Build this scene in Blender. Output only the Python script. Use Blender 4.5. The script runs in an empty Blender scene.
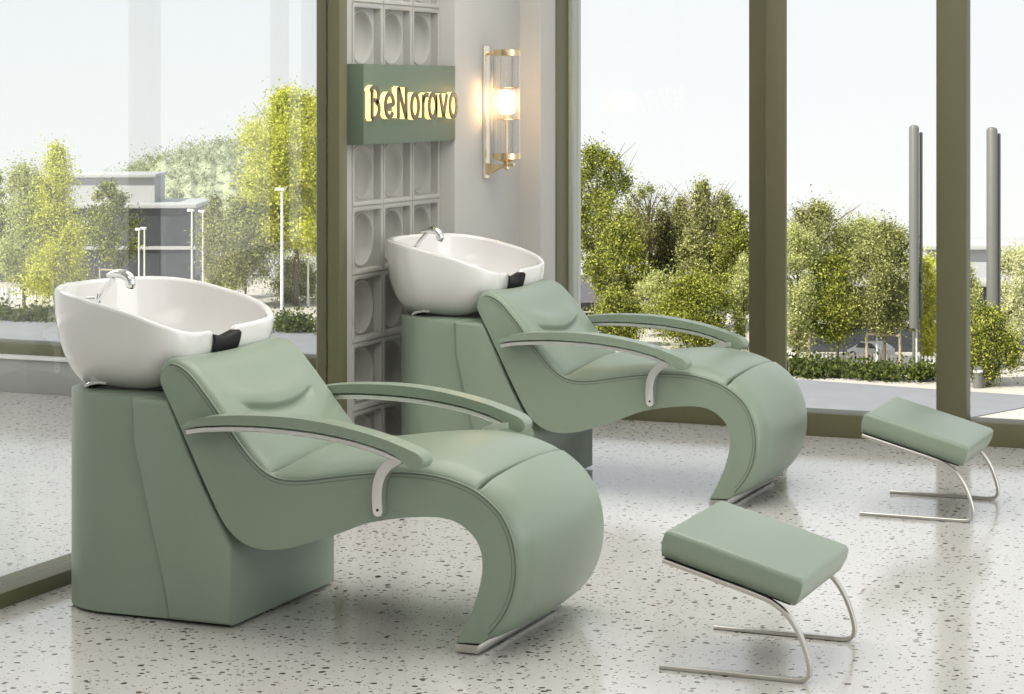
import bpy, bmesh, math, random
import numpy as np
from mathutils import Vector, Matrix
random.seed(7); rng = np.random.default_rng(7)
S = bpy.context.scene
COL = S.collection
PI = math.pi

# ------------------------------------------------------------------ camera calibration
F, HY, EYE = 2274.0, 90.0, 1.55           # focal length (px), horizon row, eye height
YAW = math.atan(938 / 2274); CA, SA = math.cos(YAW), math.sin(YAW)
def ground(px, py, z=0.0, Z=None):
    """point of the horizontal plane z seen at px,py (or at depth Z)"""
    Z = Z or F * (EYE - z) / (py - HY)
    X = (px - 512) / F * Z
    return Vector((X * CA - Z * SA, X * SA + Z * CA, EYE - (py - HY) * Z / F))

# ------------------------------------------------------------------ materials
def new_mat(name):
    m = bpy.data.materials.new(name); m.use_nodes = True
    nt = m.node_tree; b = nt.nodes['Principled BSDF']
    return m, nt, b
def N(nt, t, **kw):
    n = nt.nodes.new(t)
    for k, v in kw.items():
        if k.startswith('i_'): n.inputs[k[2:].replace('_', ' ')].default_value = v
        else: setattr(n, k, v)
    return n
def coords(nt, kind='Object'): return nt.nodes.new('ShaderNodeTexCoord').outputs[kind]
def plain(name, col, rough=.5, metal=0., noise=.06, nscale=6., bump=0., bscale=200., coat=0., spec=.5):
    m, nt, b = new_mat(name)
    L = nt.links
    co = coords(nt)
    n = N(nt, 'ShaderNodeTexNoise', i_Scale=nscale, i_Detail=3.)
    L.new(co, n.inputs['Vector'])
    r = N(nt, 'ShaderNodeMixRGB', blend_type='MIX')
    r.inputs[1].default_value = tuple(c * (1 - noise) for c in col) + (1,)
    r.inputs[2].default_value = tuple(min(1, c * (1 + noise)) for c in col) + (1,)
    L.new(n.outputs['Fac'], r.inputs[0]); L.new(r.outputs[0], b.inputs['Base Color'])
    b.inputs['Roughness'].default_value = rough; b.inputs['Metallic'].default_value = metal
    b.inputs['Specular IOR Level'].default_value = spec
    if coat: b.inputs['Coat Weight'].default_value = coat; b.inputs['Coat Roughness'].default_value = .05
    if bump:
        n2 = N(nt, 'ShaderNodeTexNoise', i_Scale=bscale, i_Detail=2.)
        L.new(co, n2.inputs['Vector'])
        bp = N(nt, 'ShaderNodeBump', i_Strength=bump, i_Distance=.002)
        L.new(n2.outputs['Fac'], bp.inputs['Height']); L.new(bp.outputs[0], b.inputs['Normal'])
    return m
def emit(name, col, strength):
    m, nt, b = new_mat(name)
    b.inputs['Base Color'].default_value = (*col, 1)
    b.inputs['Emission Color'].default_value = (*col, 1); b.inputs['Emission Strength'].default_value = strength
    return m
def glass(name, tint=(1, 1, 1), refl=1.0, rough=0.0):
    m, nt, b = new_mat(name); nt.nodes.remove(b)
    out = nt.nodes['Material Output']
    tr = N(nt, 'ShaderNodeBsdfTransparent'); tr.inputs[0].default_value = (*tint, 1)
    gl = N(nt, 'ShaderNodeBsdfGlossy'); gl.inputs['Roughness'].default_value = rough
    fr = N(nt, 'ShaderNodeFresnel', i_IOR=1.45)
    mu = N(nt, 'ShaderNodeMath', operation='MULTIPLY'); mu.inputs[1].default_value = refl
    mx = N(nt, 'ShaderNodeMixShader')
    nt.links.new(fr.outputs[0], mu.inputs[0]); nt.links.new(mu.outputs[0], mx.inputs[0])
    nt.links.new(tr.outputs[0], mx.inputs[1]); nt.links.new(gl.outputs[0], mx.inputs[2])
    nt.links.new(mx.outputs[0], out.inputs['Surface'])
    return m
def terrazzo():
    m, nt, b = new_mat('terrazzo'); L = nt.links
    co = coords(nt)
    wn = N(nt, 'ShaderNodeTexNoise', i_Scale=45., i_Detail=2.); L.new(co, wn.inputs['Vector'])
    wm = N(nt, 'ShaderNodeVectorMath', operation='MULTIPLY_ADD')
    wm.inputs[1].default_value = (.018,) * 3
    L.new(wn.outputs['Color'], wm.inputs[0]); L.new(co, wm.inputs[2])
    bn = N(nt, 'ShaderNodeTexNoise', i_Scale=2.2, i_Detail=4.); L.new(co, bn.inputs['Vector'])
    base = N(nt, 'ShaderNodeMixRGB')
    base.inputs[1].default_value = (.60, .58, .545, 1); base.inputs[2].default_value = (.70, .685, .655, 1)
    L.new(bn.outputs['Fac'], base.inputs[0])
    cur = base.outputs[0]
    # chip layers: scale, radius, share of cells kept, colours
    for k, (sc, rad, keep, c1, c2) in enumerate((
            (60, .30, .30, (.47, .45, .42), (.80, .79, .76)),
            (38, .30, .32, (.05, .042, .038), (.30, .25, .20)),
            (21, .21, .38, (.02, .018, .017), (.14, .075, .055)),
            (75, .30, .22, (.03, .027, .025), (.20, .17, .14)))):
        v = N(nt, 'ShaderNodeTexVoronoi', i_Scale=float(sc), i_Randomness=1.0); v.voronoi_dimensions = '2D'
        off = N(nt, 'ShaderNodeVectorMath', operation='ADD'); off.inputs[1].default_value = (3.7 * k, 1.3 * k, 0)
        L.new(wm.outputs[0], off.inputs[0]); L.new(off.outputs[0], v.inputs['Vector'])
        sep = N(nt, 'ShaderNodeSeparateColor'); L.new(v.outputs['Color'], sep.inputs[0])
        # chip size varies by cell
        rs = N(nt, 'ShaderNodeMath', operation='MULTIPLY'); rs.inputs[1].default_value = rad
        L.new(sep.outputs[2], rs.inputs[0])
        lt = N(nt, 'ShaderNodeMath', operation='LESS_THAN'); L.new(v.outputs['Distance'], lt.inputs[0]); L.new(rs.outputs[0], lt.inputs[1])
        kp = N(nt, 'ShaderNodeMath', operation='LESS_THAN'); L.new(sep.outputs[0], kp.inputs[0]); kp.inputs[1].default_value = keep
        mk = N(nt, 'ShaderNodeMath', operation='MULTIPLY'); L.new(lt.outputs[0], mk.inputs[0]); L.new(kp.outputs[0], mk.inputs[1])
        cc = N(nt, 'ShaderNodeMixRGB'); cc.inputs[1].default_value = (*c1, 1); cc.inputs[2].default_value = (*c2, 1)
        L.new(sep.outputs[1], cc.inputs[0])
        mx = N(nt, 'ShaderNodeMixRGB'); L.new(mk.outputs[0], mx.inputs[0]); L.new(cur, mx.inputs[1]); L.new(cc.outputs[0], mx.inputs[2])
        cur = mx.outputs[0]
    L.new(cur, b.inputs['Base Color'])
    b.inputs['Roughness'].default_value = .13; b.inputs['Specular IOR Level'].default_value = .55
    return m
def leaf_mat(name, cols, trans=.45):
    m, nt, b = new_mat(name); L = nt.links
    g = N(nt, 'ShaderNodeNewGeometry')
    rp = N(nt, 'ShaderNodeValToRGB')
    el = rp.color_ramp.elements
    el[0].position = 0.; el[0].color = (*cols[0], 1); el[1].position = 1.; el[1].color = (*cols[-1], 1)
    for i, c in enumerate(cols[1:-1]):
        e = el.new((i + 1) / (len(cols) - 1)); e.color = (*c, 1)
    L.new(g.outputs['Random Per Island'], rp.inputs[0])
    nt.nodes.remove(b)
    d = N(nt, 'ShaderNodeBsdfDiffuse'); t = N(nt, 'ShaderNodeBsdfTranslucent')
    L.new(rp.outputs[0], d.inputs[0]); L.new(rp.outputs[0], t.inputs[0])
    mx = N(nt, 'ShaderNodeMixShader'); mx.inputs[0].default_value = trans
    L.new(d.outputs[0], mx.inputs[1]); L.new(t.outputs[0], mx.inputs[2])
    L.new(mx.outputs[0], nt.nodes['Material Output'].inputs['Surface'])
    return m

M = {}
M['leather'] = plain('sage_leather', (.250, .312, .236), .36, noise=.03, nscale=3, bump=.12, bscale=260)
M['leather_dark'] = plain('seam_leather', (.12, .147, .112), .6)
M['ceramic'] = plain('white_ceramic', (.80, .785, .765), .12, noise=.01, coat=.6)
M['rubber'] = plain('black_rubber', (.022, .020, .020), .45)
M['chrome'] = plain('polished_chrome', (.80, .80, .79), .14, metal=1., noise=.01)
M['steel'] = plain('brushed_steel', (.64, .615, .565), .32, metal=1., noise=.03)
M['satin'] = plain('satin_metal', (.86, .85, .83), .36, metal=1., noise=.01)
M['olive'] = plain('olive_frame', (.125, .122, .062), .5, noise=.04, nscale=2)
M['jamb_pale'] = plain('pale_sage_jamb', (.42, .45, .37), .3, noise=.03)  # paler sage for the inner jamb strip
M['olive_dark'] = plain('olive_gasket', (.045, .046, .024), .5)
M['sign'] = plain('sage_sign_panel', (.130, .172, .120), .5, noise=.03)
M['bronze'] = plain('letter_bronze', (.13, .11, .075), .5)
M['halo'] = emit('letter_glow', (1., .80, .33), 1.15)
M['plaster'] = plain('pale_plaster', (.53, .515, .48), .85, noise=.03, nscale=2, bump=.15, bscale=120)
M['block'] = plain('cast_block', (.43, .42, .385), .8, noise=.05, nscale=10, bump=.2, bscale=150)
M['mortar'] = plain('block_joint', (.28, .27, .245), .9)
M['curb'] = plain('grey_render', (.36, .365, .355), .8, noise=.04)
M['ledge'] = plain('white_ledge', (.78, .78, .76), .6)
M['brass'] = plain('brass', (.83, .66, .42), .25, metal=1., noise=.03)
M['brass_pale'] = plain('champagne_plate', (.86, .78, .66), .25, metal=.8, noise=.02)
M['glass'] = glass('window_glass', (.985, .99, .985), .5)
M['glass_low'] = glass('partition_glass', (.985, .99, .985), .16)
M['tube'] = glass('ribbed_glass', (1., 1., 1.), .5, .05)
nt_ = M['tube'].node_tree; mo = nt_.nodes['Material Output']; prev_ = mo.inputs['Surface'].links[0].from_socket
tl_ = N(nt_, 'ShaderNodeBsdfTranslucent'); tl_.inputs[0].default_value = (.95, .94, .92, 1)
ms_ = N(nt_, 'ShaderNodeMixShader'); ms_.inputs[0].default_value = .05
nt_.links.new(prev_, ms_.inputs[1]); nt_.links.new(tl_.outputs[0], ms_.inputs[2]); nt_.links.new(ms_.outputs[0], mo.inputs['Surface'])
M['bulb'] = emit('lit_bulb', (1., .72, .38), 9.)
M['ceiling'] = plain('white_ceiling', (.75, .75, .73), .9)
M['terrazzo'] = terrazzo()
M['asphalt'] = plain('asphalt', (.21, .215, .23), .9, noise=.15, nscale=.4)
M['paving'] = plain('pale_paving', (.47, .44, .39), .9, noise=.08, nscale=.5)
M['bark'] = plain('bark', (.13, .10, .07), .9, noise=.3, nscale=4)
M['stake'] = plain('timber_stake', (.40, .33, .24), .9)
M['hedge'] = leaf_mat('hedge_leaf', ((.03, .045, .010), (.075, .10, .022), (.17, .20, .05)), .25)
M['leaf_yellow'] = leaf_mat('leaf_yellow', ((.30, .34, .03), (.66, .68, .09), (.93, .90, .30)))
M['leaf_birch'] = leaf_mat('leaf_birch', ((.26, .30, .09), (.52, .55, .20), (.78, .77, .42)))
M['leaf_green'] = leaf_mat('leaf_green', ((.035, .05, .01), (.22, .26, .04), (.70, .69, .16)))
M['leaf_olive'] = leaf_mat('leaf_olive', ((.06, .075, .02), (.30, .32, .10), (.74, .72, .33)))
M['leaf_dark'] = leaf_mat('leaf_dark', ((.03, .032, .015), (.10, .10, .035), (.22, .21, .08)), .2)
M['leaf_pale'] = leaf_mat('leaf_pale', ((.50, .52, .26), (.74, .74, .46), (.86, .85, .62)))
M['leaf_hill_hazy'] = leaf_mat('leaf_hill_hazy', ((.28, .32, .19), (.42, .45, .29), (.54, .54, .38)), .3)  # distance haze mixed into the pale leaf greens
M['white_paint'] = plain('white_paint', (.80, .79, .76), .5)
M['facade'] = plain('grey_facade', (.42, .42, .42), .7, noise=.05, nscale=.3)
M['facade_dark'] = plain('dark_cladding', (.055, .058, .07), .4, noise=.2, nscale=.3)
M['window_dark'] = plain('dark_window', (.05, .055, .065), .12, noise=.3, nscale=.2)
M['roof'] = plain('slate_roof', (.10, .095, .11), .8, noise=.12, nscale=1)
M['column'] = plain('grey_steel_column', (.135, .135, .12), .5)
M['carpaint'] = plain('white_car_paint', (.82, .82, .82), .25, coat=.5)
M['tyre'] = plain('tyre', (.02, .02, .02), .8)

nt_ = M['bulb'].node_tree; mo = nt_.nodes['Material Output']; prev_ = mo.inputs['Surface'].links[0].from_socket
tl_ = N(nt_, 'ShaderNodeBsdfTransparent'); ms_ = N(nt_, 'ShaderNodeMixShader'); ms_.inputs[0].default_value = .5      # lit glass of the bulb
nt_.links.new(prev_, ms_.inputs[1]); nt_.links.new(tl_.outputs[0], ms_.inputs[2]); nt_.links.new(ms_.outputs[0], mo.inputs['Surface'])
# ------------------------------------------------------------------ object helpers
def link(name, me, mat=None, parent=None):
    o = bpy.data.objects.new(name, me); COL.objects.link(o)
    if mat is not None:
        for m in (mat if isinstance(mat, (list, tuple)) else [mat]): me.materials.append(m)
    if parent: o.parent = parent
    return o
def obj(name, bm, mat, parent=None, smooth=True, ang=35):
    bmesh.ops.recalc_face_normals(bm, faces=bm.faces)
    me = bpy.data.meshes.new(name); bm.to_mesh(me); bm.free()
    if smooth:
        me.shade_smooth(); me.set_sharp_from_angle(angle=math.radians(ang))
    return link(name, me, mat, parent)
def thing(name, label, cat, loc=(0, 0, 0), rz=0., group=None):
    o = bpy.data.objects.new(name, None); COL.objects.link(o)
    o.location = loc; o.rotation_euler = (0, 0, rz); o.empty_display_size = .1
    tag(o, label, cat, group); return o
def tag(o, label, cat, group=None, kind=None):
    o['label'] = label; o['category'] = cat
    if group: o['group'] = group
    if kind: o['kind'] = kind
    return o
def struct(o, label, cat):
    return tag(o, label, cat, kind='structure')
def copy_tree(o, parent=None):
    c = o.copy(); COL.objects.link(c); c.parent = parent
    for ch in list(o.children): copy_tree(ch, c)
    return c
def add_box(bm, x0, x1, y0, y1, z0, z1, bev=0., seg=2, mi=0):
    r = bmesh.ops.create_cube(bm, size=1.)
    vs = r['verts']
    bmesh.ops.scale(bm, vec=(x1 - x0, y1 - y0, z1 - z0), verts=vs)
    bmesh.ops.translate(bm, vec=((x0 + x1) / 2, (y0 + y1) / 2, (z0 + z1) / 2), verts=vs)
    fs = set(f for v in vs for f in v.link_faces)
    for f in fs: f.material_index = mi
    if bev:
        es = list(set(e for v in vs for e in v.link_edges))
        bmesh.ops.bevel(bm, geom=es, offset=bev, segments=seg, profile=.5, affect='EDGES', clamp_overlap=True)
    return bm
def box(*a, **k): return add_box(bmesh.new(), *a, **k)
def add_cyl(bm, p0, p1, r0, r1=None, seg=20, mi=0):
    p0, p1 = Vector(p0), Vector(p1); d = p1 - p0; r1 = r0 if r1 is None else r1
    mat = Matrix.Translation((p0 + p1) / 2) @ d.to_track_quat('Z', 'Y').to_matrix().to_4x4()
    r = bmesh.ops.create_cone(bm, cap_ends=True, segments=seg, radius1=r0, radius2=r1, depth=d.length, matrix=mat)
    for f in set(f for v in r['verts'] for f in v.link_faces): f.material_index = mi
    return bm
def add_lathe(bm, c, prof, seg=24, mi=0):
    """prof: (radius, z) list"""
    rings = []
    for r, z in prof:
        rings.append([bm.verts.new((c[0] + r * math.cos(2 * PI * i / seg), c[1] + r * math.sin(2 * PI * i / seg), c[2] + z)) for i in range(seg)])
    for a, b in zip(rings, rings[1:]):
        for i in range(seg):
            f = bm.faces.new((a[i], a[(i + 1) % seg], b[(i + 1) % seg], b[i])); f.material_index = mi
    for rg in (rings[0], rings[-1]):
        f = bm.faces.new(rg); f.material_index = mi
    return bm
def catmull(pts, n):
    P = np.array(pts, float)
    P = np.vstack([2 * P[0] - P[1], P, 2 * P[-1] - P[-2]])
    out = []
    for i in range(1, len(P) - 2):
        p0, p1, p2, p3 = P[i - 1:i + 3]
        t0 = 0; t1 = t0 + np.linalg.norm(p1 - p0) ** .5; t2 = t1 + np.linalg.norm(p2 - p1) ** .5; t3 = t2 + np.linalg.norm(p3 - p2) ** .5
        for t in np.linspace(t1, t2, 24, endpoint=False):
            a1 = (t1 - t) / (t1 - t0) * p0 + (t - t0) / (t1 - t0) * p1
            a2 = (t2 - t) / (t2 - t1) * p1 + (t - t1) / (t2 - t1) * p2
            a3 = (t3 - t) / (t3 - t2) * p2 + (t - t2) / (t3 - t2) * p3
            b1 = (t2 - t) / (t2 - t0) * a1 + (t - t0) / (t2 - t0) * a2
            b2 = (t3 - t) / (t3 - t1) * a2 + (t - t1) / (t3 - t1) * a3
            out.append((t2 - t) / (t2 - t1) * b1 + (t - t1) / (t2 - t1) * b2)
    out.append(P[-2]); out = np.array(out)
    L = np.r_[0, np.cumsum(np.linalg.norm(np.diff(out, axis=0), axis=1))]
    s = np.linspace(0, L[-1], n)
    return np.stack([np.interp(s, L, out[:, k]) for k in range(out.shape[1])], 1)
def smooth_line(P, k=2):
    P = np.array(P, float)
    for _ in range(k):
        Q = P.copy(); Q[1:-1] = (P[:-2] + 2 * P[1:-1] + P[2:]) / 4; P = Q
    return P
def add_tube(bm, pts, r, seg=10, mi=0, flat=None):
    """round tube along pts; flat=(half_a, half_b, side vector) sweeps a rounded rectangle instead"""
    P = [Vector(p) for p in pts]; n = len(P); rings = []
    up = Vector((0, 1, 0)) if flat is None else Vector(flat[2]).normalized()
    prev = None
    for i, p in enumerate(P):
        t = (P[min(i + 1, n - 1)] - P[max(i - 1, 0)]).normalized()
        if flat is not None: a = (up - t * up.dot(t)).normalized()
        else:
            if prev is None:
                a = t.orthogonal().normalized()
            else: a = (prev - t * prev.dot(t)).normalized()
            prev = a
        b = t.cross(a)
        ring = []
        if flat is None:
            rr = r[i] if isinstance(r, (list, tuple)) else r
            for k in range(seg):
                an = 2 * PI * k / seg
                ring.append(bm.verts.new(p + (a * math.cos(an) + b * math.sin(an)) * rr))
        else:
            ha, hb = flat[0], flat[1]; c = min(ha, hb) * .35
            for x, y in ((ha - c, hb), (-ha + c, hb), (-ha, hb - c), (-ha, -hb + c), (-ha + c, -hb), (ha - c, -hb), (ha, -hb + c), (ha, hb - c)):
                ring.append(bm.verts.new(p + a * x + b * y))
        rings.append(ring)
    k = len(rings[0])
    for A, B in zip(rings, rings[1:]):
        for i in range(k):
            f = bm.faces.new((A[i], A[(i + 1) % k], B[(i + 1) % k], B[i])); f.material_index = mi
    for R in (rings[0], rings[-1]):
        f = bm.faces.new(R); f.material_index = mi
    return bm
def extrude_profile(pts, y0, y1, bev=0., seg=3, caps_flat=True):
    """closed outline pts (x,z) extruded from y0 to y1 with rounded rims"""
    bm = bmesh.new()
    A = [bm.verts.new((p[0], y0, p[1])) for p in pts]; B = [bm.verts.new((p[0], y1, p[1])) for p in pts]
    n = len(A)
    for i in range(n): bm.faces.new((A[i], A[(i + 1) % n], B[(i + 1) % n], B[i]))
    fa = bm.faces.new(A); fb = bm.faces.new(B[::-1])
    if bev:
        es = list(fa.edges) + list(fb.edges)
        bmesh.ops.bevel(bm, geom=es, offset=bev, segments=seg, profile=.5, affect='EDGES', clamp_overlap=True)
    return bm
def sstep(x): x = max(0., min(1., x)); return x * x * (3 - 2 * x)
def ease(d, R):
    d = max(0., min(1., d / R)); return math.sqrt(max(0., 1 - (1 - d) ** 2))

# ------------------------------------------------------------------ setting: room shell
GLASS_U, BACK_V = -4.0, 9.93
fl = obj('floor', box(-9.5, 2.6, -1.5, 10.2, -.25, 0), M['terrazzo'], smooth=False)
struct(fl, 'polished pale terrazzo floor with dark and brown chips', 'floor')
ce = obj('ceiling', box(-9.5, 2.6, -1.5, 10.25, 3.0, 3.15), M['ceiling'], smooth=False)
struct(ce, 'plain white ceiling over the salon', 'ceiling')

wf = obj('wall_light_block', box(-9.5, 2.6, -1.6, -1.5, 0, 3.0), M['plaster'], smooth=False)  # unseen, put in to block light from behind the viewer
struct(wf, 'unseen plaster wall behind the viewer, added to block light', 'wall')
# block wall (left side of the salon): square cast blocks with a round dish in each
def block_wall():
    bm = bmesh.new()
    u, v0, cw, ch, nc, nr = -4.05, 8.15, .2833, .2733, 3, 11
    n = 32
    def dish(cy, cz):
        hw, hh = cw / 2, ch / 2
        def sq(f, x, inset=0.):
            R = []
            for i in range(n):
                a = 2 * PI * i / n; c, s = math.cos(a), math.sin(a); k = 1 / max(abs(c), abs(s))
                R.append(bm.verts.new((x, cy + c * k * (hw - inset), cz + s * k * (hh - inset))))
            return R
        def ci(r, x): return [bm.verts.new((x, cy + math.cos(2 * PI * i / n) * r, cz + math.sin(2 * PI * i / n) * r)) for i in range(n)]
        rings = [sq(1, u - .006), sq(1, u - .006, .0025), sq(1, u, .004), sq(1, u, .017), sq(1, u - .002, .0195), sq(1, u - .034, .021),
                 ci(.113, u - .034), ci(.111, u - .030), ci(.106, u - .030), ci(.103, u - .034)]
        for k in range(1, 7):
            a = k / 7; rings.append(ci(.103 * math.cos(a * PI / 2), u - .034 - .075 * math.sin(a * PI / 2)))
        for A, B in zip(rings, rings[1:]):
            for i in range(n): bm.faces.new((A[i], A[(i + 1) % n], B[(i + 1) % n], B[i]))
        bm.faces.new(rings[-1])
    for c in range(nc):
        for r in range(nr): dish(v0 + (c + .5) * cw, -.011 + (r + .5) * ch)
    top = -.011 + nr * ch
    add_box(bm, u - .10, u - .006, 8.03, v0, 0, top)
    add_box(bm, u - .14, u - .125, v0, v0 + nc * cw, 0, top)
    return bm
bw = obj('wall_left', block_wall(), M['block'], smooth=True, ang=40)
struct(bw, 'grey wall of square cast blocks with round dished centres', 'wall')
# post at the end of the glass partition, next to the blocks
def post_bm(u0, u1, v0, v1, z0, z1, b=.004): return box(u0, u1, v0, v1, z0, z1, bev=b)
tp = obj('trim_1', post_bm(-4.118, -4.018, 7.97, 8.04, 0, 3.0), M['olive'])
struct(tp, 'wide olive post between the glass partition and the block wall', 'post')
# plaster pier carrying the wall lamp, and the deeper pilaster beyond it
bm = box(-4.6, -3.98, 9.0, 9.75, 0, 3.0, bev=.003); obj_ = obj('wall_back', bm, M['plaster'])
struct(obj_, 'pale plaster wall pier carrying the brass wall lamp', 'wall')
bm = box(-4.6, -3.876, 9.745, 10.2, 0, 3.0, bev=.003); obj_ = obj('wall_right', bm, M['plaster'])
struct(obj_, 'narrow plaster pilaster beside the middle window', 'wall')

def window(name, label):
    o = bpy.data.objects.new(name, None); COL.objects.link(o); struct(o, label, 'window'); return o
# window 1: glass partition on the left running away from the camera
w1 = window('window_1', 'tall frameless glass partition standing in a low olive channel on the left')
bm = box(-4.145, -4.0, 2.0, 7.97, 0, .046, bev=.003); obj('window_frame', bm, M['olive'], w1)
obj('pane', box(-4.078, -4.068, 2.0, 7.97, .046, 2.95), M['glass_low'], w1, smooth=False)
# window 2: the back window seen through the partition
w2 = window('window_2', 'wide back window behind the partition above a low grey kerb wall')
obj('kerb', box(-9.4, -4.6, 9.80, 10.2, 0, .172, bev=.003), M['curb'], w2)
obj('ledge', box(-9.4, -4.6, 9.785, 10.2, .172, .188, bev=.003), M['ledge'], w2)
obj('window_frame', box(-9.4, -4.6, 9.85, 10.02, .188, .245, bev=.003), M['olive'], w2)
obj('pane', box(-9.4, -4.6, 9.93, 9.94, .245, 2.95), M['glass'], w2, smooth=False)
# window 3: middle window, set back
w3 = window('window_3', 'middle window behind the far shampoo chair with an olive frame')
VB = 10.08
obj('sill', box(-3.876, -2.84, VB, VB + .16, 0, .103, bev=.004), M['olive'], w3)
bm = box(-3.90, -3.868, 9.93, VB + .02, .0, 3., bev=.003); obj('jamb', bm, M['olive'], w3)
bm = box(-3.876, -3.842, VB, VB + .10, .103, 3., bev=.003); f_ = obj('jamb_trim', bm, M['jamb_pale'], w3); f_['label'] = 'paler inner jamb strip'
bm = box(-2.98, -2.86, VB, VB + .10, .103, 3., bev=.003); obj('jamb', bm, M['olive'], w3)
obj('pane', box(-3.842, -2.98, VB + .05, VB + .058, .103, 2.95), M['glass'], w3, smooth=False)
# window 4: right-hand window with a mullion
w4 = window('window_4', 'large right window with a broad olive mullion')
obj('sill', box(-2.87, 1.2, BACK_V, BACK_V + .16, 0, .103, bev=.004), M['olive'], w4)
obj('jamb', box(-2.858, -2.765, BACK_V, BACK_V + .03, .103, 3., bev=.004), M['olive'], w4)
obj('mullion', box(-2.084, -1.952, BACK_V, BACK_V + .10, .103, 3., bev=.004), M['olive'], w4)
obj('pane', box(-2.765, -2.084, BACK_V + .055, BACK_V + .063, .103, 2.95), M['glass'], w4, smooth=False)
obj('pane', box(-1.952, 1.2, BACK_V + .055, BACK_V + .063, .103, 2.95), M['glass'], w4, smooth=False)

# ------------------------------------------------------------------ shampoo chair (local x = u+3.6, y = v-6.06)
CX, CY = -3.6, 6.06
TOP = [(-3.469, .700), (-3.4645, .735), (-3.452, .752), (-3.432, .757), (-3.405, .751), (-3.372, .731), (-3.323, .680), (-3.274, .622), (-3.227, .563), (-3.178, .507), (-3.136, .470),
       (-3.097, .450), (-3.05, .4435), (-2.99, .448), (-2.897, .464), (-2.788, .480), (-2.671, .489), (-2.582, .484), (-2.516, .469), (-2.465, .449),
       (-2.397, .396), (-2.364, .338), (-2.349, .270), (-2.352, .200), (-2.372, .136), (-2.412, .076), (-2.455, .032)]
UND = [(-2.529, .028), (-2.507, .066), (-2.473, .141), (-2.453, .210), (-2.449, .250), (-2.455, .291), (-2.470, .319), (-2.495, .343), (-2.530, .362), (-2.576, .370), (-2.631, .368), (-2.689, .361),
       (-2.744, .351), (-2.803, .337), (-2.885, .304), (-2.979, .270), (-3.053, .248), (-3.100, .2405), (-3.140, .240), (-3.175, .246), (-3.208, .260), (-3.238, .284), (-3.262, .312), (-3.313, .402), (-3.369, .510),
       (-3.419, .608), (-3.469, .700)]
loc = lambda P: [(p[0] - CX, p[1]) for p in P]
chair = thing('shampoo_chair', 'nearer sage green shampoo chair with a white wash basin, beside the glass partition', 'salon chair', (CX, CY, 0), 0, 'shampoo chairs')
HW = .335
topc = smooth_line(catmull(loc(TOP), 240), 3); undc = smooth_line(catmull(loc(UND), 200), 2)
shell = obj('seat_shell', extrude_profile([tuple(p) for p in topc] + [tuple(p) for p in undc[:-1]], -HW, HW, .010, 3), M['leather'], chair, ang=50)
tan = np.gradient(topc, axis=0); tan /= np.linalg.norm(tan, axis=1)[:, None]
nor = np.stack([-tan[:, 1], tan[:, 0]], 1); nor = smooth_line(nor, 6)
arc = np.r_[0, np.cumsum(np.linalg.norm(np.diff(topc, axis=0), axis=1))]
def idx(u, z): return int(np.argmin(np.hypot(topc[:, 0] - (u - CX), topc[:, 1] - z)))
def strip(name, i0, i1, h, parent, R0=.03, R1=.03, RE=.028, nt_=56, sub=2, mat=None):
    s0, s1 = arc[i0], arc[i1]; ns = (i1 - i0) * sub + 1
    W = HW - .006
    bm = bmesh.new(); rows = []
    for a in range(ns):
        s = s0 + (s1 - s0) * a / (ns - 1)
        p = np.array([np.interp(s, arc, topc[:, k]) for k in (0, 1)]); nn = np.array([np.interp(s, arc, nor[:, k]) for k in (0, 1)])
        row = []
        for b in range(nt_ + 1):
            y = -W * math.cos(PI * b / nt_)
            e = ease(W - abs(y), RE) * (ease(s - s0, R0) if R0 else 1) * (ease(s1 - s, R1) if R1 else 1)
            d = -.006 + h(s - s0, s1 - s, y / W) * e
            row.append(bm.verts.new((p[0] + nn[0] * d, y, p[1] + nn[1] * d)))
        rows.append(row)
    for A, B in zip(rows, rows[1:]):
        for b in range(nt_): bm.faces.new((A[b], A[b + 1], B[b + 1], B[b]))
    return obj(name, bm, mat or M['leather'], parent, ang=75)
iA = 0; iB = idx(-3.108, .455); iC = idx(-2.465, .449); iD = len(topc) - 1
sc_ctr = arc[idx(-3.250, .592)] - arc[iA]
def h_back(s, e, q):
    h = .020 + .004 * (1 - q * q)
    h -= .020 * math.exp(-(s / .12) ** 2) * math.cos(q * PI / 2) ** 1.5           # dip of the top edge
    x = s - (sc_ctr - .034 * (abs(q) / .62) ** 2.2)                                # crease under the head pillow, curved up at its ends
    fade = 1 - sstep((abs(q) - .50) / .22)
    wide = 1 - sstep((abs(q) - .35) / .50)
    h += wide * .014 * math.exp(-((x + .04) / .04) ** 2)
    h -= fade * (.019 * math.exp(-(x / .007) ** 2) if x < 0 else .019 * math.exp(-x / .020))
    h += .008 * math.exp(-((e - .13) / .07) ** 2) * (1 - q * q)
    return h
strip('backrest', iA, iB, h_back, chair, R0=.0, R1=.05, sub=3, nt_=80)
strip('seat_cushion', iB, iC, lambda s, e, q: .030 + .030 * (1 - q * q) * ease(e, .25) + .012 * math.exp(-((s - .08) / .07) ** 2) * (1 - q ** 4), chair, R0=.075, R1=.006, RE=.07, sub=1)
strip('leg_rest', iC, iD, lambda s, e, q: .020 + (.008 + .032 * (1 - q * q)) * ease(e, .42), chair, R0=.006, R1=.10, RE=.07, sub=1)
# piping along both side seams
for sy in (-1, 1):
    bm = bmesh.new()
    pts = [(topc[i][0] - nor[i][0] * .0035, sy * (HW - .001), topc[i][1] - nor[i][1] * .0035) for i in range(10, len(topc) - 4, 2)]
    add_tube(bm, pts, .0028, 8)
    pts = [(topc[i][0] - nor[i][0] * .014, sy * (HW + .0002), topc[i][1] - nor[i][1] * .014) for i in range(14, len(topc) - 6, 2)]
    add_tube(bm, pts, .0009, 6)
    obj('piping', bm, M['leather_dark'], chair)['label'] = 'darker stitched seam along the side'
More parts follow.
